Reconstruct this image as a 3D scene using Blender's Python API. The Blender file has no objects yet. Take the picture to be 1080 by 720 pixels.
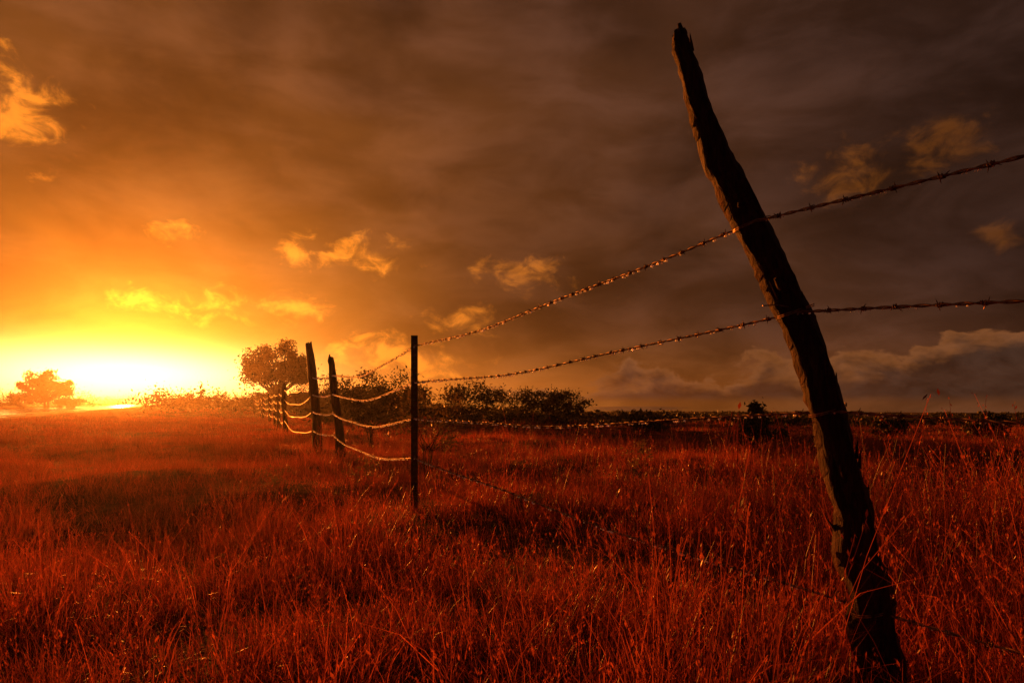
import bpy, math, random
import numpy as np
from mathutils import Vector
rng=np.random.default_rng(7); random.seed(7)
scene=bpy.context.scene
scene.view_settings.view_transform='Standard'
scene.view_settings.look='None'
scene.view_settings.exposure=0
SAZ=math.radians(-29.7); SEL=math.radians(4.4)
S=Vector((math.sin(SAZ)*math.cos(SEL),math.cos(SAZ)*math.cos(SEL),math.sin(SEL)))

# ---------- node helpers
class NB:
    def __init__(s,nt): s.nt=nt; s.n=nt.nodes; s.l=nt.links
    def put(s,sock,v):
        if isinstance(v,bpy.types.NodeSocket): s.l.new(v,sock)
        else: sock.default_value=v
    def m(s,op,a,b=None,c=None,clamp=False):
        n=s.n.new('ShaderNodeMath'); n.operation=op; n.use_clamp=clamp
        s.put(n.inputs[0],a)
        if b is not None: s.put(n.inputs[1],b)
        if c is not None: s.put(n.inputs[2],c)
        return n.outputs[0]
    def vm(s,op,a,b=None,c=None):
        n=s.n.new('ShaderNodeVectorMath'); n.operation=op
        s.put(n.inputs[0],a)
        if b is not None:
            if op=='SCALE': s.put(n.inputs['Scale'],b)
            else: s.put(n.inputs[1],b)
        if c is not None: s.put(n.inputs[2],c)
        return n.outputs['Value'] if op=='LENGTH' else n.outputs[0]
    def noise(s,vec,scale,detail=4,rough=.55,dist=0):
        n=s.n.new('ShaderNodeTexNoise'); s.l.new(vec,n.inputs['Vector'])
        n.inputs['Scale'].default_value=scale; n.inputs['Detail'].default_value=detail
        n.inputs['Roughness'].default_value=rough; n.inputs['Distortion'].default_value=dist
        return n.outputs['Fac']
    def ms(s,v,a,b,c=0.,d=1.,smooth=True):
        n=s.n.new('ShaderNodeMapRange'); n.interpolation_type='SMOOTHSTEP' if smooth else 'LINEAR'
        s.put(n.inputs['Value'],v)
        for i,k in zip((a,b,c,d),('From Min','From Max','To Min','To Max')): n.inputs[k].default_value=i
        return n.outputs['Result']
    def mix(s,f,a,b):
        n=s.n.new('ShaderNodeMix'); n.data_type='RGBA'
        s.put(n.inputs[0],f); s.put(n.inputs[6],a); s.put(n.inputs[7],b)
        return n.outputs[2]
def c4(c): return (c[0],c[1],c[2],1)

# ---------- sky
w=bpy.data.worlds.new("sky"); scene.world=w; w.use_nodes=True
B=NB(w.node_tree); B.n.clear()
out=B.n.new('ShaderNodeOutputWorld')
tc=B.n.new('ShaderNodeTexCoord'); D=tc.outputs['Generated']
sp=B.n.new('ShaderNodeSeparateXYZ'); B.l.new(D,sp.inputs[0])
az=B.m('MULTIPLY',B.m('ARCTAN2',sp.outputs[0],sp.outputs[1]),57.2958)
el=B.m('MULTIPLY',B.m('ARCSINE',sp.outputs[2]),57.2958)
dx=B.m('SUBTRACT',az,-29.7); dy=B.m('SUBTRACT',el,2.0)
def rad(kx,ky):
    a=B.m('MULTIPLY',dx,kx); b=B.m('MULTIPLY',dy,ky)
    return B.m('SQRT',B.m('ADD',B.m('MULTIPLY',a,a),B.m('MULTIPLY',b,b)))
def expo(x,s_,amp): return B.m('MULTIPLY',B.m('EXPONENT',B.m('DIVIDE',x,-s_)),amp)
def gaus(x,s_,amp): return B.m('MULTIPLY',B.m('EXPONENT',B.m('MULTIPLY',B.m('MULTIPLY',x,x),-1/(s_*s_))),amp)
def colv(c,f):
    n=B.n.new('ShaderNodeVectorMath'); n.operation='SCALE'; n.inputs[0].default_value=c; B.put(n.inputs['Scale'],f); return n.outputs[0]
n1=B.noise(B.vm('MULTIPLY',D,(1,1,1.7)),2.6,5,.5,.4)
n2=B.noise(B.vm('MULTIPLY',D,(1,1,2.6)),6.5,5,.55,.35)
cl=B.m('ADD',B.ms(n1,.33,.68,.62,1.28),B.ms(n2,.35,.7,-.13,.16))
t=B.vm('ADD',colv((1,.27,.004),expo(rad(.85,1),10.5,1.05)),colv((1,.47,.012),expo(rad(.55,1),3.0,1.1)))
t=B.vm('ADD',t,colv((1,.29,.04),expo(rad(.8,.8),28,.115)))
base=colv((1,.56,.50),B.m('MULTIPLY',B.ms(n2,.3,.75,.7,1.5),.021))
t=B.vm('SCALE',B.vm('ADD',t,base),cl)
band=B.m('MULTIPLY',gaus(el,4.2,.66),expo(B.m('ABSOLUTE',dx),27,1))
t=B.vm('ADD',t,colv((1,.27,.006),B.m('MULTIPLY',band,B.ms(n2,.35,.6,.6,1.2))))
puffs=[(.6,10.6,3.0,1.2),(-12.1,11.9,2.9,1.2),(-17.5,12,1.2,1.0),(-3.6,6.9,2.3,1.0),(-26.6,12.4,1.3,.7),(-24.1,7.6,2.6,1.0),
(-16.8,7.6,1.7,.9),(-36.1,19.2,2.4,2.4),(25.9,16.7,2.8,1.7),(32.6,18.1,2.2,1.6),(35.6,11.5,1.4,.8),
(-11,4.1,3.6,1.2),(-6.6,3.2,3.2,1.0),(-28.9,7.5,1.5,.9)]
cb=B.n.new('ShaderNodeCombineXYZ'); B.l.new(az,cb.inputs[0]); B.l.new(el,cb.inputs[1])
f=None
for a,e,ra,re in puffs:
    ra*=1.2; re*=1.2
    d=B.vm('LENGTH',B.vm('MULTIPLY_ADD',cb.outputs[0],(1/ra,1/re,0),(-a/ra,-e/re,0)))
    f=d if f is None else B.m('MINIMUM',f,d)
f=B.m('SUBTRACT',1,f)
n3=B.noise(B.vm('MULTIPLY',D,(1,1,1.5)),24,6,.6,.4)
pm=B.ms(B.m('ADD',f,B.ms(n3,.25,.75,-1.15,1.0,False)),-.25,1.15)
pl=B.m('MULTIPLY',B.m('ADD',expo(rad(.8,.8),14,2.0),.018),B.ms(n3,.4,.65,.5,1.25))
t=B.vm('ADD',t,colv((1,.27,.015),B.m('MULTIPLY',pm,pl)))
n4=B.noise(B.vm('MULTIPLY',D,(1,1,1.9)),9,6,.58,.3)
bt=B.m('ADD',B.m('SUBTRACT',B.ms(az,-6,34,1.6,4.4),el),B.ms(n4,.3,.7,-2.2,2.2,False))
bm=B.m('MULTIPLY',B.m('MULTIPLY',B.ms(bt,0,.6),B.ms(el,-.1,.8)),B.ms(az,-12,8))
bm=B.m('MULTIPLY',bm,.9)
rim=B.ms(bt,.1,2.4,1,.0)
bc=B.vm('ADD',colv((1,.52,.34),B.ms(n3,.3,.7,.02,.055)),colv((1,.31,.06),B.m('MULTIPLY',rim,.19)))
t=B.mix(bm,t,bc)
core=B.m('MULTIPLY',gaus(dx,8.5,1),gaus(dy,1.8,6))
t=B.vm('ADD',t,colv((1,.66,.2),core))
bg=B.n.new('ShaderNodeBackground'); B.l.new(t,bg.inputs[0]); bg.inputs[1].default_value=1
nish=B.n.new('ShaderNodeTexSky'); nish.sky_type='NISHITA'; nish.sun_disc=False
nish.sun_elevation=SEL; nish.sun_rotation=SAZ%(2*math.pi); nish.dust_density=5; nish.air_density=2
bg2=B.n.new('ShaderNodeBackground'); B.l.new(nish.outputs[0],bg2.inputs[0]); bg2.inputs[1].default_value=.0002
ad=B.n.new('ShaderNodeAddShader'); B.l.new(bg.outputs[0],ad.inputs[0]); B.l.new(bg2.outputs[0],ad.inputs[1])
B.l.new(ad.outputs[0],out.inputs[0])

# ---------- sun
sd=bpy.data.lights.new("sun","SUN"); sd.energy=5; sd.angle=math.radians(.5); sd.color=(1,.21,.018)
so=bpy.data.objects.new("sun",sd); scene.collection.objects.link(so); so.rotation_euler=S.to_track_quat('Z','Y').to_euler()
so.location=(0,0,20)

# ---------- camera
cd=bpy.data.cameras.new("camera"); cam=bpy.data.objects.new("camera",cd); scene.collection.objects.link(cam)
cam.location=(0,0,.925); cam.rotation_euler=(math.pi/2,0,0); cd.lens=24; cd.sensor_width=36; cd.shift_y=65/1080
cd.clip_end=9000; cd.clip_start=.05; scene.camera=cam

# ---------- materials
def mat(name):
    m=bpy.data.materials.new(name); m.use_nodes=True; b=NB(m.node_tree)
    return m,b,m.node_tree.nodes['Principled BSDF']
def foliage_mat(name,ca,cb,cc,trans=.45,patch=.5,rough=.45):
    m,b,p=mat(name)
    g=b.n.new('ShaderNodeNewGeometry'); oi=b.n.new('ShaderNodeObjectInfo')
    pn=b.noise(g.outputs['Position'],patch,2,.6)
    c=b.mix(b.ms(pn,.38,.62),c4(ca),c4(cb))
    c=b.mix(b.m('MULTIPLY',oi.outputs['Random'],.6),c,c4(cc))
    if 'grass' in name:
        c=b.vm('SCALE',c,b.ms(g.outputs['Random Per Island'],0,1,.35,1.4,False))
    b.l.new(c,p.inputs['Base Color']); p.inputs['Roughness'].default_value=rough
    tr=b.n.new('ShaderNodeBsdfTranslucent'); b.l.new(c,tr.inputs[0])
    mx=b.n.new('ShaderNodeMixShader'); mx.inputs[0].default_value=trans
    b.l.new(p.outputs[0],mx.inputs[1]); b.l.new(tr.outputs[0],mx.inputs[2])
    o=[n for n in b.n if n.type=='OUTPUT_MATERIAL'][0]; b.l.new(mx.outputs[0],o.inputs[0])
    return m
M_grass=foliage_mat("dry_grass",(.74,.15,.08),(.24,.045,.025),(.72,.17,.09),.6,.55,.33)
M_leaf=foliage_mat("dark_leaves",(.05,.055,.02),(.09,.08,.03),(.06,.05,.02),.35,.7)
M_weed=foliage_mat("weed_leaves",(.18,.13,.06),(.12,.10,.04),(.25,.16,.08),.5,2)

M_soil,b,p=mat("soil")
g=b.n.new('ShaderNodeNewGeometry')
a1=b.noise(g.outputs['Position'],.35,4,.6); a2=b.noise(g.outputs['Position'],9,4,.7)
c=b.mix(b.ms(a1,.35,.65),c4((.09,.03,.018)),c4((.16,.05,.027))); c=b.mix(b.ms(a2,.3,.7),c,c4((.045,.018,.011)))
b.l.new(c,p.inputs['Base Color']); p.inputs['Roughness'].default_value=.95; p.inputs['Specular IOR Level'].default_value=.1
bp=b.n.new('ShaderNodeBump'); bp.inputs['Strength'].default_value=1; bp.inputs['Distance'].default_value=.06
b.l.new(a2,bp.inputs['Height']); b.l.new(bp.outputs[0],p.inputs['Normal'])

M_road,b,p=mat("wet_asphalt")
g=b.n.new('ShaderNodeNewGeometry')
a1=b.noise(g.outputs['Position'],.22,5,.6); a2=b.noise(g.outputs['Position'],60,3,.7)
b.l.new(b.mix(b.ms(a2,.3,.7),c4((.04,.038,.036)),c4((.065,.06,.057))),p.inputs['Base Color'])
b.l.new(b.ms(a1,.38,.6,.06,.4),p.inputs['Roughness'])
bp=b.n.new('ShaderNodeBump'); bp.inputs['Strength'].default_value=.12; bp.inputs['Distance'].default_value=.01
b.l.new(a2,bp.inputs['Height']); b.l.new(bp.outputs[0],p.inputs['Normal'])
M_paint,b,p=mat("road_paint"); p.inputs['Base Color'].default_value=(.75,.72,.65,1); p.inputs['Roughness'].default_value=.3
M_gravel,b,p=mat("gravel_verge")
g=b.n.new('ShaderNodeNewGeometry'); a2=b.noise(g.outputs['Position'],25,4,.7)
b.l.new(b.mix(b.ms(a2,.3,.7),c4((.05,.04,.03)),c4((.11,.08,.055))),p.inputs['Base Color']); p.inputs['Roughness'].default_value=.8
M_water,b,p=mat("lake_water"); p.inputs['Base Color'].default_value=(.02,.025,.03,1); p.inputs['Roughness'].default_value=.08

M_wood,b,p=mat("weathered_wood")
tcn=b.n.new('ShaderNodeTexCoord')
mv=b.vm('MULTIPLY',tcn.outputs['Object'],(1,1,.09))
a1=b.noise(mv,75,6,.65,.8); a2=b.noise(tcn.outputs['Object'],7,4,.6)
c=b.mix(b.ms(a1,.35,.65),c4((.018,.006,.004)),c4((.11,.032,.02))); c=b.mix(b.ms(a2,.4,.7,0,.7),c,c4((.03,.010,.007)))
b.l.new(c,p.inputs['Base Color']); p.inputs['Roughness'].default_value=.7; p.inputs['Specular IOR Level'].default_value=.3
bp=b.n.new('ShaderNodeBump'); bp.inputs['Strength'].default_value=1; bp.inputs['Distance'].default_value=.014
b.l.new(a1,bp.inputs['Height']); b.l.new(bp.outputs[0],p.inputs['Normal'])
M_bark,b,p=mat("bark"); p.inputs['Base Color'].default_value=(.05,.035,.025,1); p.inputs['Roughness'].default_value=.9
M_wire,b,p=mat("wet_rusty_wire")
g=b.n.new('ShaderNodeNewGeometry'); a=b.noise(g.outputs['Position'],40,3)
b.l.new(b.mix(b.ms(a,.4,.6),c4((.45,.25,.16)),c4((.15,.055,.03))),p.inputs['Base Color'])
p.inputs['Metallic'].default_value=.6; p.inputs['Roughness'].default_value=.42
M_post,b,p=mat("painted_steel")
g=b.n.new('ShaderNodeNewGeometry'); a=b.noise(g.outputs['Position'],30,4)
b.l.new(b.mix(b.ms(a,.4,.65),c4((.03,.03,.02)),c4((.08,.03,.015))),p.inputs['Base Color']); p.inputs['Metallic'].default_value=.2; p.inputs['Roughness'].default_value=.5
# dew drop: passes, scatters and reflects the low sun
M_drop,b,p=mat("water_drop"); o_=[n for n in b.n if n.type=='OUTPUT_MATERIAL'][0]
tp=b.n.new('ShaderNodeBsdfTransparent'); tl=b.n.new('ShaderNodeBsdfTranslucent'); tl.inputs[0].default_value=(1,1,1,1)
gl=b.n.new('ShaderNodeBsdfGlossy'); gl.inputs['Roughness'].default_value=.4; gl.inputs[0].default_value=(1,1,1,1)
m1=b.n.new('ShaderNodeAddShader'); b.l.new(tl.outputs[0],m1.inputs[0]); b.l.new(gl.outputs[0],m1.inputs[1])
m2=b.n.new('ShaderNodeMixShader'); m2.inputs[0].default_value=.55; b.l.new(tp.outputs[0],m2.inputs[1]); b.l.new(m1.outputs[0],m2.inputs[2]); b.l.new(m2.outputs[0],o_.inputs[0])

# ---------- mesh helpers
def obj(name,verts,faces,mats,midx=None,smooth=False,parent=None,link=True):
    me=bpy.data.meshes.new(name)
    verts=np.asarray(verts,dtype=np.float32)
    if isinstance(faces,np.ndarray):
        k=faces.shape[1]; n=len(faces)
        me.vertices.add(len(verts)); me.vertices.foreach_set('co',verts.ravel())
        me.loops.add(n*k); me.loops.foreach_set('vertex_index',faces.astype(np.int32).ravel())
        me.polygons.add(n); me.polygons.foreach_set('loop_start',np.arange(0,n*k,k,dtype=np.int32))
        me.update(calc_edges=True); me.validate()
    else:
        me.from_pydata([tuple(map(float,v)) for v in verts],[],faces); me.update()
    for m in mats: me.materials.append(m)
    if midx is not None: me.polygons.foreach_set('material_index',np.asarray(midx,dtype=np.int32))
    if smooth: me.polygons.foreach_set('use_smooth',np.ones(len(me.polygons),dtype=bool))
    o=bpy.data.objects.new(name,me)
    if link: scene.collection.objects.link(o)
    if parent: o.parent=parent
    return o
def tube(path,radii,sides=6,rough=0.,V=None,F=None,cap=True,jit=None):
    V=[] if V is None else V; F=[] if F is None else F
    P=[Vector(p) for p in path]; s0=len(V)
    up=Vector((0,1,0)) if abs((P[-1]-P[0]).normalized().y)<.9 else Vector((1,0,0))
    for i,pt in enumerate(P):
        d=(P[min(i+1,len(P)-1)]-P[max(i-1,0)]).normalized()
        a=d.cross(up).normalized(); b_=d.cross(a).normalized()
        for k in range(sides):
            an=2*math.pi*k/sides; r=radii[i]
            if jit is not None: r*=jit(i,k)
            v=pt+(a*math.cos(an)+b_*math.sin(an))*r; V.append(tuple(v))
    for i in range(len(P)-1):
        for k in range(sides):
            k2=(k+1)%sides
            F.append((s0+i*sides+k,s0+i*sides+k2,s0+(i+1)*sides+k2,s0+(i+1)*sides+k))
    if cap:
        F.append(tuple(s0+k for k in range(sides))[::-1]); e=s0+(len(P)-1)*sides
        F.append(tuple(e+k for k in range(sides)))
    return V,F

# ---------- low haze lying over the field
M_haze=bpy.data.materials.new("evening_haze"); M_haze.use_nodes=True; nt=M_haze.node_tree; nt.nodes.clear()
o_=nt.nodes.new('ShaderNodeOutputMaterial'); vs=nt.nodes.new('ShaderNodeVolumeScatter')
vs.inputs['Color'].default_value=(1,.9,.8,1); vs.inputs['Density'].default_value=.0007; vs.inputs['Anisotropy'].default_value=.85
nt.links.new(vs.outputs[0],o_.inputs['Volume'])
x0,x1,y0,y1,z0,z1=-320,160,-30,400,-14,12
obj("haze",[(x0,y0,z0),(x1,y0,z0),(x1,y1,z0),(x0,y1,z0),(x0,y0,z1),(x1,y0,z1),(x1,y1,z1),(x0,y1,z1)],
    [(0,3,2,1),(4,5,6,7),(0,1,5,4),(1,2,6,5),(2,3,7,6),(3,0,4,7)],[M_haze])

# ---------- terrain
def sst(x,a,b_):
    t_=np.clip((x-a)/(b_-a),0,1); return t_*t_*(3-2*t_)
def H(x,y):
    x=np.asarray(x,float); y=np.asarray(y,float)
    r=np.sqrt(x*x+y*y); fade=(1-sst(r,30,60))*sst(x,-14,-6)
    h=(.055*np.sin(x*.9+1.3*np.sin(y*.5))+.05*np.sin(y*1.3+x*.6)+.025*np.sin(x*2.3-y*1.7))*fade*(.5+.5*sst(r,2,6))
    a=np.degrees(np.arctan2(x,np.maximum(y,.01)))
    drop=-.0115*np.maximum(0,r-24)*sst(a,-14,6)
    return h+drop
ax=np.concatenate([-np.geomspace(6000,20,60),np.linspace(-19.5,19.5,131),np.geomspace(20,6000,60)])
ay=np.concatenate([[-3000,-800,-200,-60,-20],np.linspace(-8,30,128),np.geomspace(31,6000,75)])
X,Y=np.meshgrid(ax,ay); Z=H(X,Y)
nx,ny=len(ax),len(ay); idx=np.arange(nx*ny).reshape(ny,nx)
Fg=np.stack([idx[:-1,:-1],idx[:-1,1:],idx[1:,1:],idx[1:,:-1]],-1).reshape(-1,4)
obj("ground",np.stack([X,Y,Z],-1).reshape(-1,3),Fg,[M_soil],smooth=True)
n=60; V=[]
for i in range(n):
    a_=2*math.pi*i/n; r_=1+.12*math.sin(3*a_)+.08*math.sin(7*a_+1)
    V.append((265+math.cos(a_)*120*r_+math.sin(a_)*100,1500+math.sin(a_)*560*r_,-9.0))
obj("lake",V,[tuple(range(n))],[M_water])

# ---------- road
rd=np.array([-.496,1.]); rd/=np.linalg.norm(rd); rn=np.array([-rd[1],rd[0]])
r0=np.array([-32.,43.])
def strip(name,o1,o2,z,m,s0=-90,s1=1500,n=160,parent=None,dash=None):
    V=[];F=[]
    segs=[(s0,s1)] if dash is None else [(s,s+3) for s in range(int(s0),400,9)]
    for a,b_ in segs:
        k=n if dash is None else 1
        for i in range(k+1):
            s=a+(b_-a)*i/k
            for o in (o1,o2):
                q=r0+rd*s+rn*o; V.append((q[0],q[1],z))
            if i: j=len(V); F.append((j-4,j-2,j-1,j-3))
    return obj(name,V,F,[m],parent=parent)
road=strip("road",0,13,.05,M_road)
strip("edge_line_near",1.5,1.65,.054,M_paint,parent=road); strip("edge_line_far",11.35,11.5,.054,M_paint,parent=road)
strip("centre_line",6.43,6.57,.054,M_paint,parent=road,dash=1)
V=[];F=[]
for i in range(161):
    s=-90+1590*i/160
    for o,z in ((-1.4,-.02),(0,.046),(13,.046),(14.4,-.02)):
        q=r0+rd*s+rn*o; V.append((q[0],q[1],z))
    if i:
        j=len(V)-8
        for k in (0,1,2): F.append((j+k,j+k+4,j+k+5,j+k+1))
obj("gravel_verge",V,F,[M_gravel],parent=road)
def roaddist(x,y): return (x-r0[0])*rn[0]+(y-r0[1])*rn[1]

# ---------- grass tufts
gc=bpy.data.collections.new("grass_tufts")
def tuft(name,n,rad_,h0,h1,wd,seeds=0,lean=.35):
    V=[];Fq=[]
    S_=3
    for i in range(n):
        a=random.uniform(0,6.283); r=rad_*math.sqrt(random.random())
        bx,by=r*math.cos(a),r*math.sin(a)
        h=random.uniform(h0,h1)*(1 if random.random()<.8 else .6); wdt=wd*random.uniform(.6,1.3)
        la=a+random.gauss(0,1.0); le=abs(random.gauss(lean,.25)); cur=random.uniform(.2,1.2)
        fa=random.uniform(0,3.14); fx,fy=math.cos(fa)*wdt/2,math.sin(fa)*wdt/2
        s0=len(V)
        px,py,pz=bx,by,-.03; ang=le*.4
        isseed=random.random()<seeds
        if isseed: h*=1.35; cur*=.4
        for k in range(S_+1):
            tt=k/S_; ww=(1-tt**1.6)*.95+.05
            if isseed: ww=.35
            V.append((px-fx*ww,py-fy*ww,pz)); V.append((px+fx*ww,py+fy*ww,pz))
            if k: Fq.append((s0+2*k-2,s0+2*k-1,s0+2*k+1,s0+2*k))
            st=h/S_; px+=math.cos(la)*math.sin(ang)*st; py+=math.sin(la)*math.sin(ang)*st; pz+=math.cos(ang)*st
            ang+=cur*le*1.1
        if isseed:
            tip=Vector(V[-1]); low=Vector(V[-3])
            for q in range(9):
                c_=tip.lerp(low,random.uniform(-.05,.75))+Vector((random.gauss(0,.003),random.gauss(0,.003),0))
                e=random.uniform(.0012,.0024)*max(1,wd/.005); v1=Vector((random.gauss(0,1),random.gauss(0,1),random.gauss(0,.3))).normalized()*e
                v2=Vector((random.gauss(0,.35),random.gauss(0,.35),1)).normalized()*e*3; s0=len(V)
                V+= [tuple(c_-v1),tuple(c_-v2),tuple(c_+v1),tuple(c_+v2)]; Fq.append((s0,s0+1,s0+2,s0+3))
    o=obj(name,V,np.array(Fq),[M_grass],link=False); gc.objects.link(o)
for i in range(6): tuft("grass_tuft_%02d"%i,48,.12,.07,.20,.0036,.06,.5)
for i in range(6,9): tuft("grass_tuft_%02d"%i,24,.10,.18,.42,.0032,.25,.4)
for i in range(9,12): tuft("grass_tuft_%02d"%i,42,.24,.08,.20,.009,.06,.45)
def vnoise(x,y,s,seed=0):
    a=np.sin(x*s+seed)*np.cos(y*s*1.1-seed*2)+.6*np.sin(x*s*2.3+y*s*1.7+seed*3)+.4*np.cos(y*s*3.9-x*s*2.1+seed)
    return a/2
P=[];SC=[];ID=[];RO=[]
def scatter(n,y0,y1,sc,lo,hi,pw=1.,ext=3.,kmax=.92):
    y=y0+(y1-y0)*rng.random(n)**pw; x=(rng.random(n)*2-1)*(kmax*y+ext)
    r=roaddist(x,y); ok=((r<-1.2)|(r>14.2))&~((np.abs(x)<.35)&(y<.9)); x=x[ok]; y=y[ok]
    pn=vnoise(x,y,1.1,1.)+.5*vnoise(x,y,3.1,4.)
    kp=np.clip(.85+.45*pn,.15,1)
    atpost=(y<2.35)&(np.abs(x-.545*y)<.24)
    kp=np.where(atpost,.3,kp)
    kp=np.where((y>24)&(x/y>-.12),kp*(1-.8*sst(y,24,34)),kp)
    keep=rng.random(len(x))<kp; x=x[keep];y=y[keep];pn=pn[keep];atpost=atpost[keep]
    P.append(np.stack([x,y,H(x,y)-.01],-1)); s_=sc*(.85+.35*rng.random(len(x)))*(1+.38*pn)*(1+.35*sst(x/np.maximum(y,1),.1,.6)*(y<6))
    SC.append(np.where(atpost,s_*.55,s_))
    tallp=.05+.10*(pn>.4)+.16*sst(x/np.maximum(y,1),.0,.5)*(y<6)
    ii=rng.integers(lo,hi,len(x)); tall=(rng.random(len(x))<tallp)&(hi<=6)&~atpost; ii=np.where(tall,rng.integers(6,9,len(x)),ii)
    ID.append(ii); RO.append(np.stack([rng.normal(0,.12,len(x)),rng.normal(0,.12,len(x)),rng.random(len(x))*6.28],-1))
scatter(4600,.7,6,1.,0,6,.8,2.)
scatter(9500,6,17,1.0,0,6,.8,2.)
scatter(9000,15,42,1.05,9,12,.8,2)
scatter(9000,40,130,1.25,9,12,.8,5,1.0)
P=np.concatenate(P);SC=np.concatenate(SC);ID=np.concatenate(ID);RO=np.concatenate(RO)
me=bpy.data.meshes.new("grass"); me.vertices.add(len(P)); me.vertices.foreach_set('co',P.astype(np.float32).ravel())
a=me.attributes.new('gs','FLOAT','POINT'); a.data.foreach_set('value',SC.astype(np.float32))
a=me.attributes.new('gi','INT','POINT'); a.data.foreach_set('value',ID.astype(np.int32))
a=me.attributes.new('gr','FLOAT_VECTOR','POINT'); a.data.foreach_set('vector',RO.astype(np.float32).ravel())
me.update(); go=bpy.data.objects.new("grass",me); scene.collection.objects.link(go)
ng=bpy.data.node_groups.new("grass_scatter",'GeometryNodeTree')
ng.interface.new_socket('Geometry',in_out='INPUT',socket_type='NodeSocketGeometry'); ng.interface.new_socket('Geometry',in_out='OUTPUT',socket_type='NodeSocketGeometry')
gi=ng.nodes.new('NodeGroupInput'); gout=ng.nodes.new('NodeGroupOutput'); ip=ng.nodes.new('GeometryNodeInstanceOnPoints')
ci=ng.nodes.new('GeometryNodeCollectionInfo'); ci.inputs['Collection'].default_value=gc; ci.inputs['Separate Children'].default_value=True; ci.inputs['Reset Children'].default_value=True
def na(nm,ty):
    n=ng.nodes.new('GeometryNodeInputNamedAttribute'); n.data_type=ty; n.inputs['Name'].default_value=nm
    return [o for o in n.outputs if o.enabled and o.name=='Attribute'][0]
ng.links.new(gi.outputs[0],ip.inputs['Points']); ng.links.new(ci.outputs[0],ip.inputs['Instance']); ip.inputs['Pick Instance'].default_value=True
ng.links.new(na('gi','INT'),ip.inputs['Instance Index']); ng.links.new(na('gr','FLOAT_VECTOR'),ip.inputs['Rotation']); ng.links.new(na('gs','FLOAT'),ip.inputs['Scale'])
ng.links.new(ip.outputs[0],gout.inputs[0]); md=go.modifiers.new("scatter",'NODES'); md.node_group=ng

# ---------- fence
fence=bpy.data.objects.new("barbed_wire_fence",None); scene.collection.objects.link(fence)
def wood_post(name,path,radii,seed,sides=14,sub=6):
    rs=np.random.default_rng(seed)
    P_=[];R_=[]
    for i in range(len(path)-1):
        for k in range(sub):
            t_=k/sub; P_.append(Vector(path[i]).lerp(Vector(path[i+1]),t_)); R_.append(radii[i]*(1-t_)+radii[i+1]*t_)
    P_.append(Vector(path[-1])); R_.append(radii[-1])
    n=len(P_); ph=rs.random(4)*6
    for i in range(n):
        P_[i]=P_[i]+Vector((math.sin(i*.55+ph[0])*.05,math.sin(i*.4+ph[1])*.07,0))*R_[i]*1.2
    fl=1+.13*rs.standard_normal(sides)
    nz=rs.standard_normal((n,sides))*.045
    kn=[(rs.integers(3,n-3),rs.integers(0,sides),rs.uniform(.15,.35)) for _ in range(5)]
    def jit(i,k):
        v=fl[k]*(1+.08*math.sin(i*.5+k))+nz[i,k]
        for a_,b_,c_ in kn:
            dk=min(abs(k-b_),sides-abs(k-b_)); v+=c_*math.exp(-((i-a_)/1.6)**2-(dk/1.5)**2)
        return v
    V,F=tube(P_,R_,sides,jit=jit)
    for k in range(sides):
        x,y,z=V[(n-1)*sides+k]; V[(n-1)*sides+k]=(x,y,z+rs.uniform(-.6,.7)*R_[-1])
    return V,F
big=[(1.245,2.25,-.2),(1.228,2.25,.003),(1.203,2.25,.159),(1.172,2.25,.347),(1.125,2.25,.566),(1.078,2.25,.753),(1.025,2.25,.972),
(.947,2.25,1.191),(.85,2.25,1.394),(.766,2.25,1.566),(.678,2.25,1.738),(.609,2.25,1.941),(.562,2.25,2.10),(.552,2.25,2.148)]
br=[.070,.068,.066,.062,.057,.053,.051,.050,.050,.051,.043,.034,.028,.021]
V,F=wood_post("",big,br,3,18,9)
tube([(.905,2.21,1.30),(.865,2.2,1.305),(.845,2.19,1.325)],[.022,.016,.006],7,V=V,F=F)
tube([(.57,2.24,2.07),(.558,2.24,2.13),(.546,2.23,2.165)],[.016,.014,.006],6,V=V,F=F)
tube([(.78,2.23,1.60),(.745,2.22,1.585),(.735,2.21,1.56)],[.02,.014,.006],6,V=V,F=F)
rsp=random.Random(5)
for q in range(26):
    i=rsp.randrange(1,12); t_=rsp.random(); c_=Vector(big[i]).lerp(Vector(big[i+1]),t_); r_=br[i]
    a_=rsp.uniform(0,6.28); d=Vector((math.cos(a_),math.sin(a_),0)); p0=c_+d*r_*.9
    tube([p0,p0+d*r_*.18+Vector((-.01,0,.03)),p0+d*r_*.38+Vector((-.02,0,.06))],[.007,.005,.001],4,V=V,F=F)
obj("wooden_post_leaning",V,F,[M_wood],smooth=True,parent=fence)
def hz(x,y): return float(H(x,y))
posts=[((-3.42,12.1),(-3.60,12.1),1.93,.075,5),((-2.66,10.6),(-2.80,10.6),1.60,.066,6),((-6.5,19.6),(-6.55,19.6),1.45,.07,8),
((-8.4,24.7),(-8.45,24.7),1.42,.07,9),((-9.9,28.5),(-9.85,28.5),1.38,.07,10),((-11.7,33),(-11.75,33),1.4,.075,11),
((-14.2,39),(-14.2,39),1.4,.07,12),((-17.3,47),(-17.3,47),1.4,.075,13),((-21.5,57),(-21.5,57),1.4,.075,14),((-26.,69),(-26,69),1.4,.08,15),((2.45,-.9),(2.5,-.9),1.7,.06,16),((4.3,-4.6),(4.3,-4.6),1.6,.06,17)]
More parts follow.
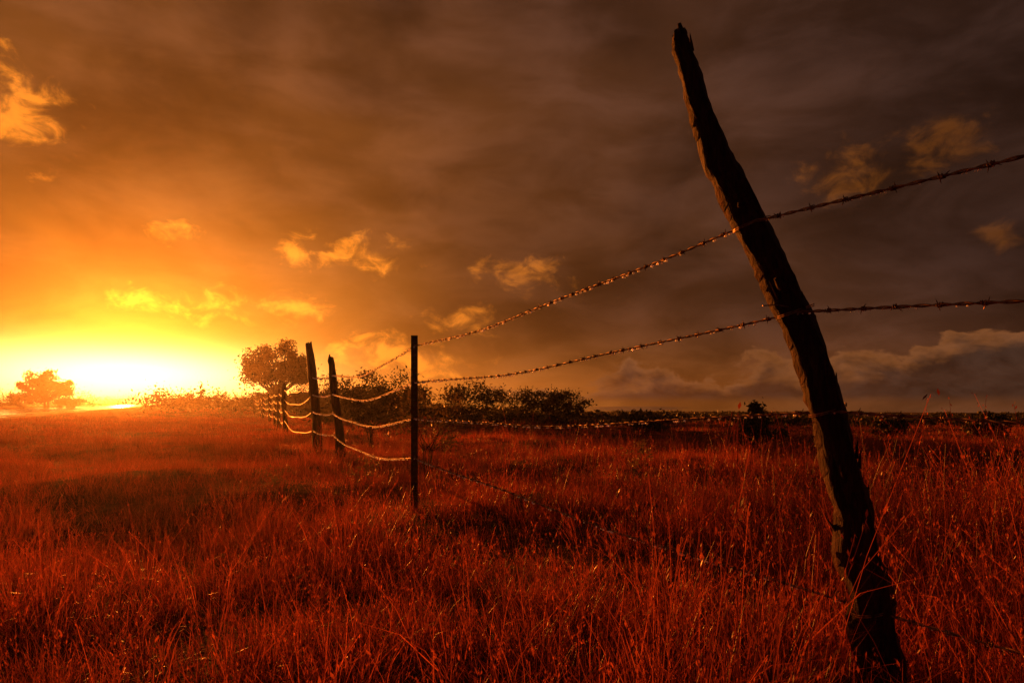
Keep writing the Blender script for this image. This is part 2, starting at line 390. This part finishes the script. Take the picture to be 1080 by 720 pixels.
for k,((bx,by),(tx,ty),h,r,sd_) in enumerate(posts):
    z0=hz(bx,by); pth=[(bx+(tx-bx)*t_+.02*math.sin(t_*5+sd_),by,z0-.2+(h+.2)*t_) for t_ in np.linspace(0,1,6)]
    V,F=wood_post("",pth,[r,r*.95,r*.9,r*.95,r*.85,r*.6],sd_,10,4)
    if k==1: tube([(-2.79,10.58,1.45),(-2.83,10.56,1.58),(-2.82,10.56,1.68)],[.03,.025,.01],6,V=V,F=F)
    obj("wooden_post_%02d"%(k+1),V,F,[M_wood],smooth=True,parent=fence)
V=[];F=[]
tx,ty=-.815,5.7; prof=[(-.028,-.004),(.028,-.004),(.028,.003),(.004,.003),(.004,.034),(-.004,.034),(-.004,.003),(-.028,.003)]
for z in (-.3,1.49):
    for a_,b_ in prof: V.append((tx+a_,ty+b_,z))
F=[(i,(i+1)%8,8+(i+1)%8,8+i) for i in range(8)]+[tuple(range(8))[::-1],tuple(range(8,16))]
for i in range(26):
    z=.1+i*.053; s0=len(V)
    for zz,e in ((z,.010),(z+.018,.006)):
        V+=[(tx-e,ty-.0045,zz),(tx+e,ty-.0045,zz),(tx+e*.7,ty-.014,zz+.002),(tx-e*.7,ty-.014,zz+.002)]
    F+=[(s0,s0+1,s0+5,s0+4),(s0+1,s0+2,s0+6,s0+5),(s0+2,s0+3,s0+7,s0+6),(s0+3,s0,s0+4,s0+7),(s0+3,s0+2,s0+1,s0),(s0+4,s0+5,s0+6,s0+7)]
obj("metal_t_post",V,F,[M_post],parent=fence)
sup=[(4.3,-4.6,[1.5,1.2,.88,.5]),(2.45,-.9,[1.52,1.08,.86,.42]),(.80,2.21,[1.51,1.22,.90,.25]),(-.815,5.69,[1.40,1.10,.80,.47]),(-2.75,10.5,[1.36,1.07,.77,.44]),
(-3.50,12.0,[1.38,1.08,.78,.45]),(-6.5,19.5,[1.3,1.02,.74,.42]),(-8.4,24.6,[1.28,1.0,.72,.4]),(-9.9,28.4,[1.28,1,.72,.4]),(-11.7,32.9,[1.28,1,.72,.4]),(-14.2,38.9,[1.28,1,.72,.4]),(-17.3,46.9,[1.28,1,.72,.4]),(-21.5,56.9,[1.28,1,.72,.4]),(-26,68.9,[1.28,1,.72,.4])]
bigx={0:.775,1:.925,2:1.035,3:1.185}
VD=[];FD=[]
import bmesh
bm_=bmesh.new(); bmesh.ops.create_icosphere(bm_,subdivisions=1,radius=1); iv=[v.co.copy() for v in bm_.verts]; bf=[tuple(v.index for v in f_.verts) for f_ in bm_.faces]; bm_.free()
for wi in range(4):
    V=[];F=[]
    for j in range(len(sup)-1):
        def pt(j):
            x,y,zs=sup[j]
            if j==2: x=bigx[wi]
            return Vector((x,y,zs[wi]))
        A,Bp=pt(j),pt(j+1); L=(Bp-A).length
        near=min(A.y,Bp.y)<11; sag=.012*L*(1 if wi<3 else .6); 
        if j>=3: sag=.022*L
        def at(t_):
            q=A.lerp(Bp,t_); q.z-=sag*4*t_*(1-t_)+.006*math.sin(t_*9+wi+j)*math.sin(t_*math.pi)*L*.5; return q
        if near:
            n=int(L/.0085); tg=(Bp-A).normalized(); s1=tg.cross(Vector((0,0,1))).normalized(); s2=tg.cross(s1)
            for ph in (0,math.pi):
                path=[]
                for i in range(n+1):
                    an=i*.0085/.055*math.pi*2*.5+ph; path.append(at(i/n)+(s1*math.cos(an)+s2*math.sin(an))*.0028)
                tube(path,[.0026]*(n+1),5,V=V,F=F)
            nb=int(L/.115)
            for i in range(1,nb):
                c_=at((i+random.uniform(-.12,.12))/nb); a0=random.uniform(0,6.28)
                ring=[c_+tg*((q/10-.5)*.014)+(s1*math.cos(a0+q*1.25)+s2*math.sin(a0+q*1.25))*.0068 for q in range(11)]
                tube(ring,[.0017]*11,4,V=V,F=F)
                for q in range(4):
                    aa=a0+q*1.57+random.uniform(-.3,.3); d=(s1*math.cos(aa)+s2*math.sin(aa))*.017+tg*random.uniform(-.009,.009)
                    b0=c_+tg*((q%2)-.5)*.012; tube([b0,b0+d*.6,b0+d],[.0018,.0015,.0004],4,V=V,F=F)
            if Bp.y>0:
              for i in range(int(L*26)):
                c_=at(random.random()); r_=random.uniform(.0034,.0058)*(1+.13*max(0,c_.y-2)); s0=len(VD)
                if c_.y<2.2: r_*=.55
                VD+=[tuple(c_+Vector((0,0,-.005-r_*.5))+v*r_) for v in iv]; FD+=[tuple(s0+q for q in f_) for f_ in bf]
        else:
            n=24; tube([at(i/n) for i in range(n+1)],[.0052]*(n+1),5,V=V,F=F)
    obj("barbed_wire_%d"%(wi+1),V,F,[M_wire],smooth=True,parent=fence)
obj("water_drops",VD,FD,[M_drop],smooth=True,parent=fence)
V=[];F=[]
for (x,z,r) in ((.79,1.51,.058),(.935,1.225,.056),(1.04,.90,.057),(1.19,.25,.068)):
    for o in (0,.006):
        tube([(x+math.cos(a_)*r,2.25+math.sin(a_)*r,z+o+math.cos(a_)*r*.35) for a_ in np.linspace(0,6.28,20)],[.0018]*20,5,V=V,F=F)
tube([(.89,2.2,1.235),(.85,2.19,1.24),(.80,2.18,1.236)],[.002]*3,5,V=V,F=F)
obj("tie_wires",V,F,[M_wire],parent=fence)

# ---------- foliage
def leaves(centres,rads,n,size):
    centres=np.asarray(centres);k=rng.integers(0,len(centres),n)
    d=rng.standard_normal((n,3))*.52
    c=centres[k]+d*np.asarray(rads)[k]
    u=rng.standard_normal((n,3)); u/=np.linalg.norm(u,axis=1)[:,None]; v=np.cross(u,rng.standard_normal((n,3))); v/=np.linalg.norm(v,axis=1)[:,None]
    s=size*(.6+.8*rng.random(n))[:,None]; u*=s; v*=s*.5
    Vv=np.stack([c-u,c-v,c+u,c+v],1).reshape(-1,3); Fv=np.arange(4*n).reshape(-1,4); return Vv,Fv
def plant(name,base,crown_c,crown_r,nc,nl,lsize,trunk_r,stems=1,cr=.33,mats=None,seed=1,bare=0,dome=False,forkh=.5):
    rs=random.Random(seed); base=Vector((base[0],base[1],hz(*base)))
    cc=Vector(crown_c); V=[];F=[]; cs=[];rr=[]
    while len(cs)<nc:
        d=Vector((rs.uniform(-1,1),rs.uniform(-1,1),rs.uniform(-1,1)))
        if d.length>1: continue
        if dome and d.z<-.45: continue
        if d.length<.5 and rs.random()<.6: continue
        an_=math.atan2(d.z,d.x); k=rs.uniform(.72,1.05)*(1+.14*math.sin(an_*3+seed)+.1*math.sin(an_*5+2*seed))
        cs.append((cc.x+d.x*crown_r[0]*k,cc.y+d.y*crown_r[1]*k,cc.z+d.z*crown_r[2]*k)); q=cr*rs.uniform(.5,1.4)
        rr.append((crown_r[0]*q,crown_r[1]*q,min(crown_r[0],crown_r[2]*1.2)*q*.85))
    for s in range(stems):
        off=Vector((rs.uniform(-1,1),rs.uniform(-1,1),0))*trunk_r*(2 if stems>1 else 0)
        b0=base+off-Vector((0,0,.1)); fork=b0.lerp(cc,forkh)+Vector((rs.uniform(-.15,.15),0,0))*crown_r[0]
        mid=b0.lerp(fork,.5)+Vector((rs.uniform(-.06,.06)*crown_r[0],0,0))
        tube([b0,mid,fork],[trunk_r,trunk_r*.8,trunk_r*.6],7,V=V,F=F)
        for i in range(s,nc,stems):
            c_=Vector(cs[i]); m_=fork.lerp(c_,.5)+Vector((0,0,rs.uniform(-.1,.15)*crown_r[2]))
            tube([fork,m_,c_],[trunk_r*.42,trunk_r*.25,trunk_r*.08],5,V=V,F=F,cap=False)
            for q in range(3+bare):
                e=c_+Vector([rs.gauss(0,.6)*z_ for z_ in rr[i]])*(1+.25*bare); tube([m_.lerp(c_,.6),e],[trunk_r*.1,trunk_r*.03],3,V=V,F=F,cap=False)
    nt=len(F); lv,lf=leaves(cs,rr,nl,lsize); s0=len(V)
    V=V+[tuple(v) for v in lv]; F=F+[tuple(int(q)+s0 for q in f_) for f_ in lf]
    return obj(name,V,F,mats or [M_bark,M_leaf],midx=[0]*nt+[1]*len(lf))
plant("tree",(-20.6,60),(-20.8,60,3.9),(3.3,2.6,2.2),50,16000,.11,.17,2,.22,seed=4,dome=True,forkh=.4)
plant("tree",(-81.7,120),(-81.7,120,3.7),(4.2,3.8,3.3),40,9000,.22,.25,3,.23,seed=9,dome=True,forkh=.3)
bs=[(-6.5,32,1.5,2.3,2),(-4.4,27,1.25,2.0,3),(-2.3,33,2.0,2.1,5),(.3,36,2.2,1.9,6),(2.6,36,1.6,1.8,7),(-9.5,38,1.6,2.7,21),
    (5.1,14.2,.42,.86,8),(10.2,18.5,.55,.62,10),(12.6,18,.5,.75,11),(3.9,20,.55,.5,14),(-14,48,1.6,2.0,13),(-17.6,56,1.5,2.3,41),(-23.5,64,1.6,1.9,42),
    (-77,118,2.2,2.2,51),(-87.5,121,2.6,2.6,52)]
for i,(x,y,r,h,sd_) in enumerate(bs):
    z=hz(x,y); plant("bush",(x,y),(x,y,z+h*.5),(r,r,h*.5),22,3600 if y>15 else 5000,.03+.001*y,.02*r+.006,5,.28,seed=sd_,bare=2)
plant("shrub",(-1.15,9.3),(-1.15,9.3,.72),(.55,.5,.48),18,1300,.022,.010,5,.30,[M_bark,M_weed],seed=31,bare=3)
plant("shrub",(-2.9,14.2),(-2.9,14.2,.9),(.8,.7,.6),18,2600,.03,.014,5,.33,seed=32,bare=3)
plant("weed",(1.62,8.6),(1.62,8.6,.32),(.22,.2,.2),9,260,.018,.005,4,.33,[M_bark,M_weed],seed=33,bare=2)
plant("weed",(-2.3,6.6),(-2.3,6.6,.2),(.25,.2,.1),12,420,.011,.004,5,.4,[M_weed,M_weed],seed=34,bare=1)
plant("weed",(-1.5,7.2),(-1.5,7.2,.22),(.25,.2,.1),12,420,.011,.004,5,.4,[M_weed,M_weed],seed=35,bare=1)
cs=[];rr=[]
def add(x,y,r,h):
    z=float(H(x,y)); 
    for q in range(5): cs.append((x+rng.normal(0,r*.5),y+rng.normal(0,r*.5),z+h*rng.uniform(.2,.75))); rr.append((r*.5,r*.5,h*.33))
for i in range(330):
    y=rng.uniform(26,170); k=rng.uniform(-.3,1.05); x=y*k
    hh=rng.uniform(.35,.8)*(1+y/150)
    if k>.03: hh=rng.uniform(.25,.55)*(1+y/250)
    add(x,y,rng.uniform(.6,1.8),hh)
for i in range(70):
    y=rng.uniform(60,120); x=y*rng.uniform(-.52,-.15); add(x,y,rng.uniform(1,2.5),rng.uniform(1.2,3.3))
for i in range(60):
    y=rng.uniform(120,210); x=y*rng.uniform(-1.0,-.62); add(x,y,rng.uniform(2,4),rng.uniform(2,4.8))
for i in range(45):
    y=rng.uniform(190,330); x=y*rng.uniform(-.62,-.4); add(x,y,rng.uniform(3,6),rng.uniform(2,4.5))
lv,lf=leaves(cs,rr,110000,.15)
obj("distant_scrub",lv,lf,[M_leaf])
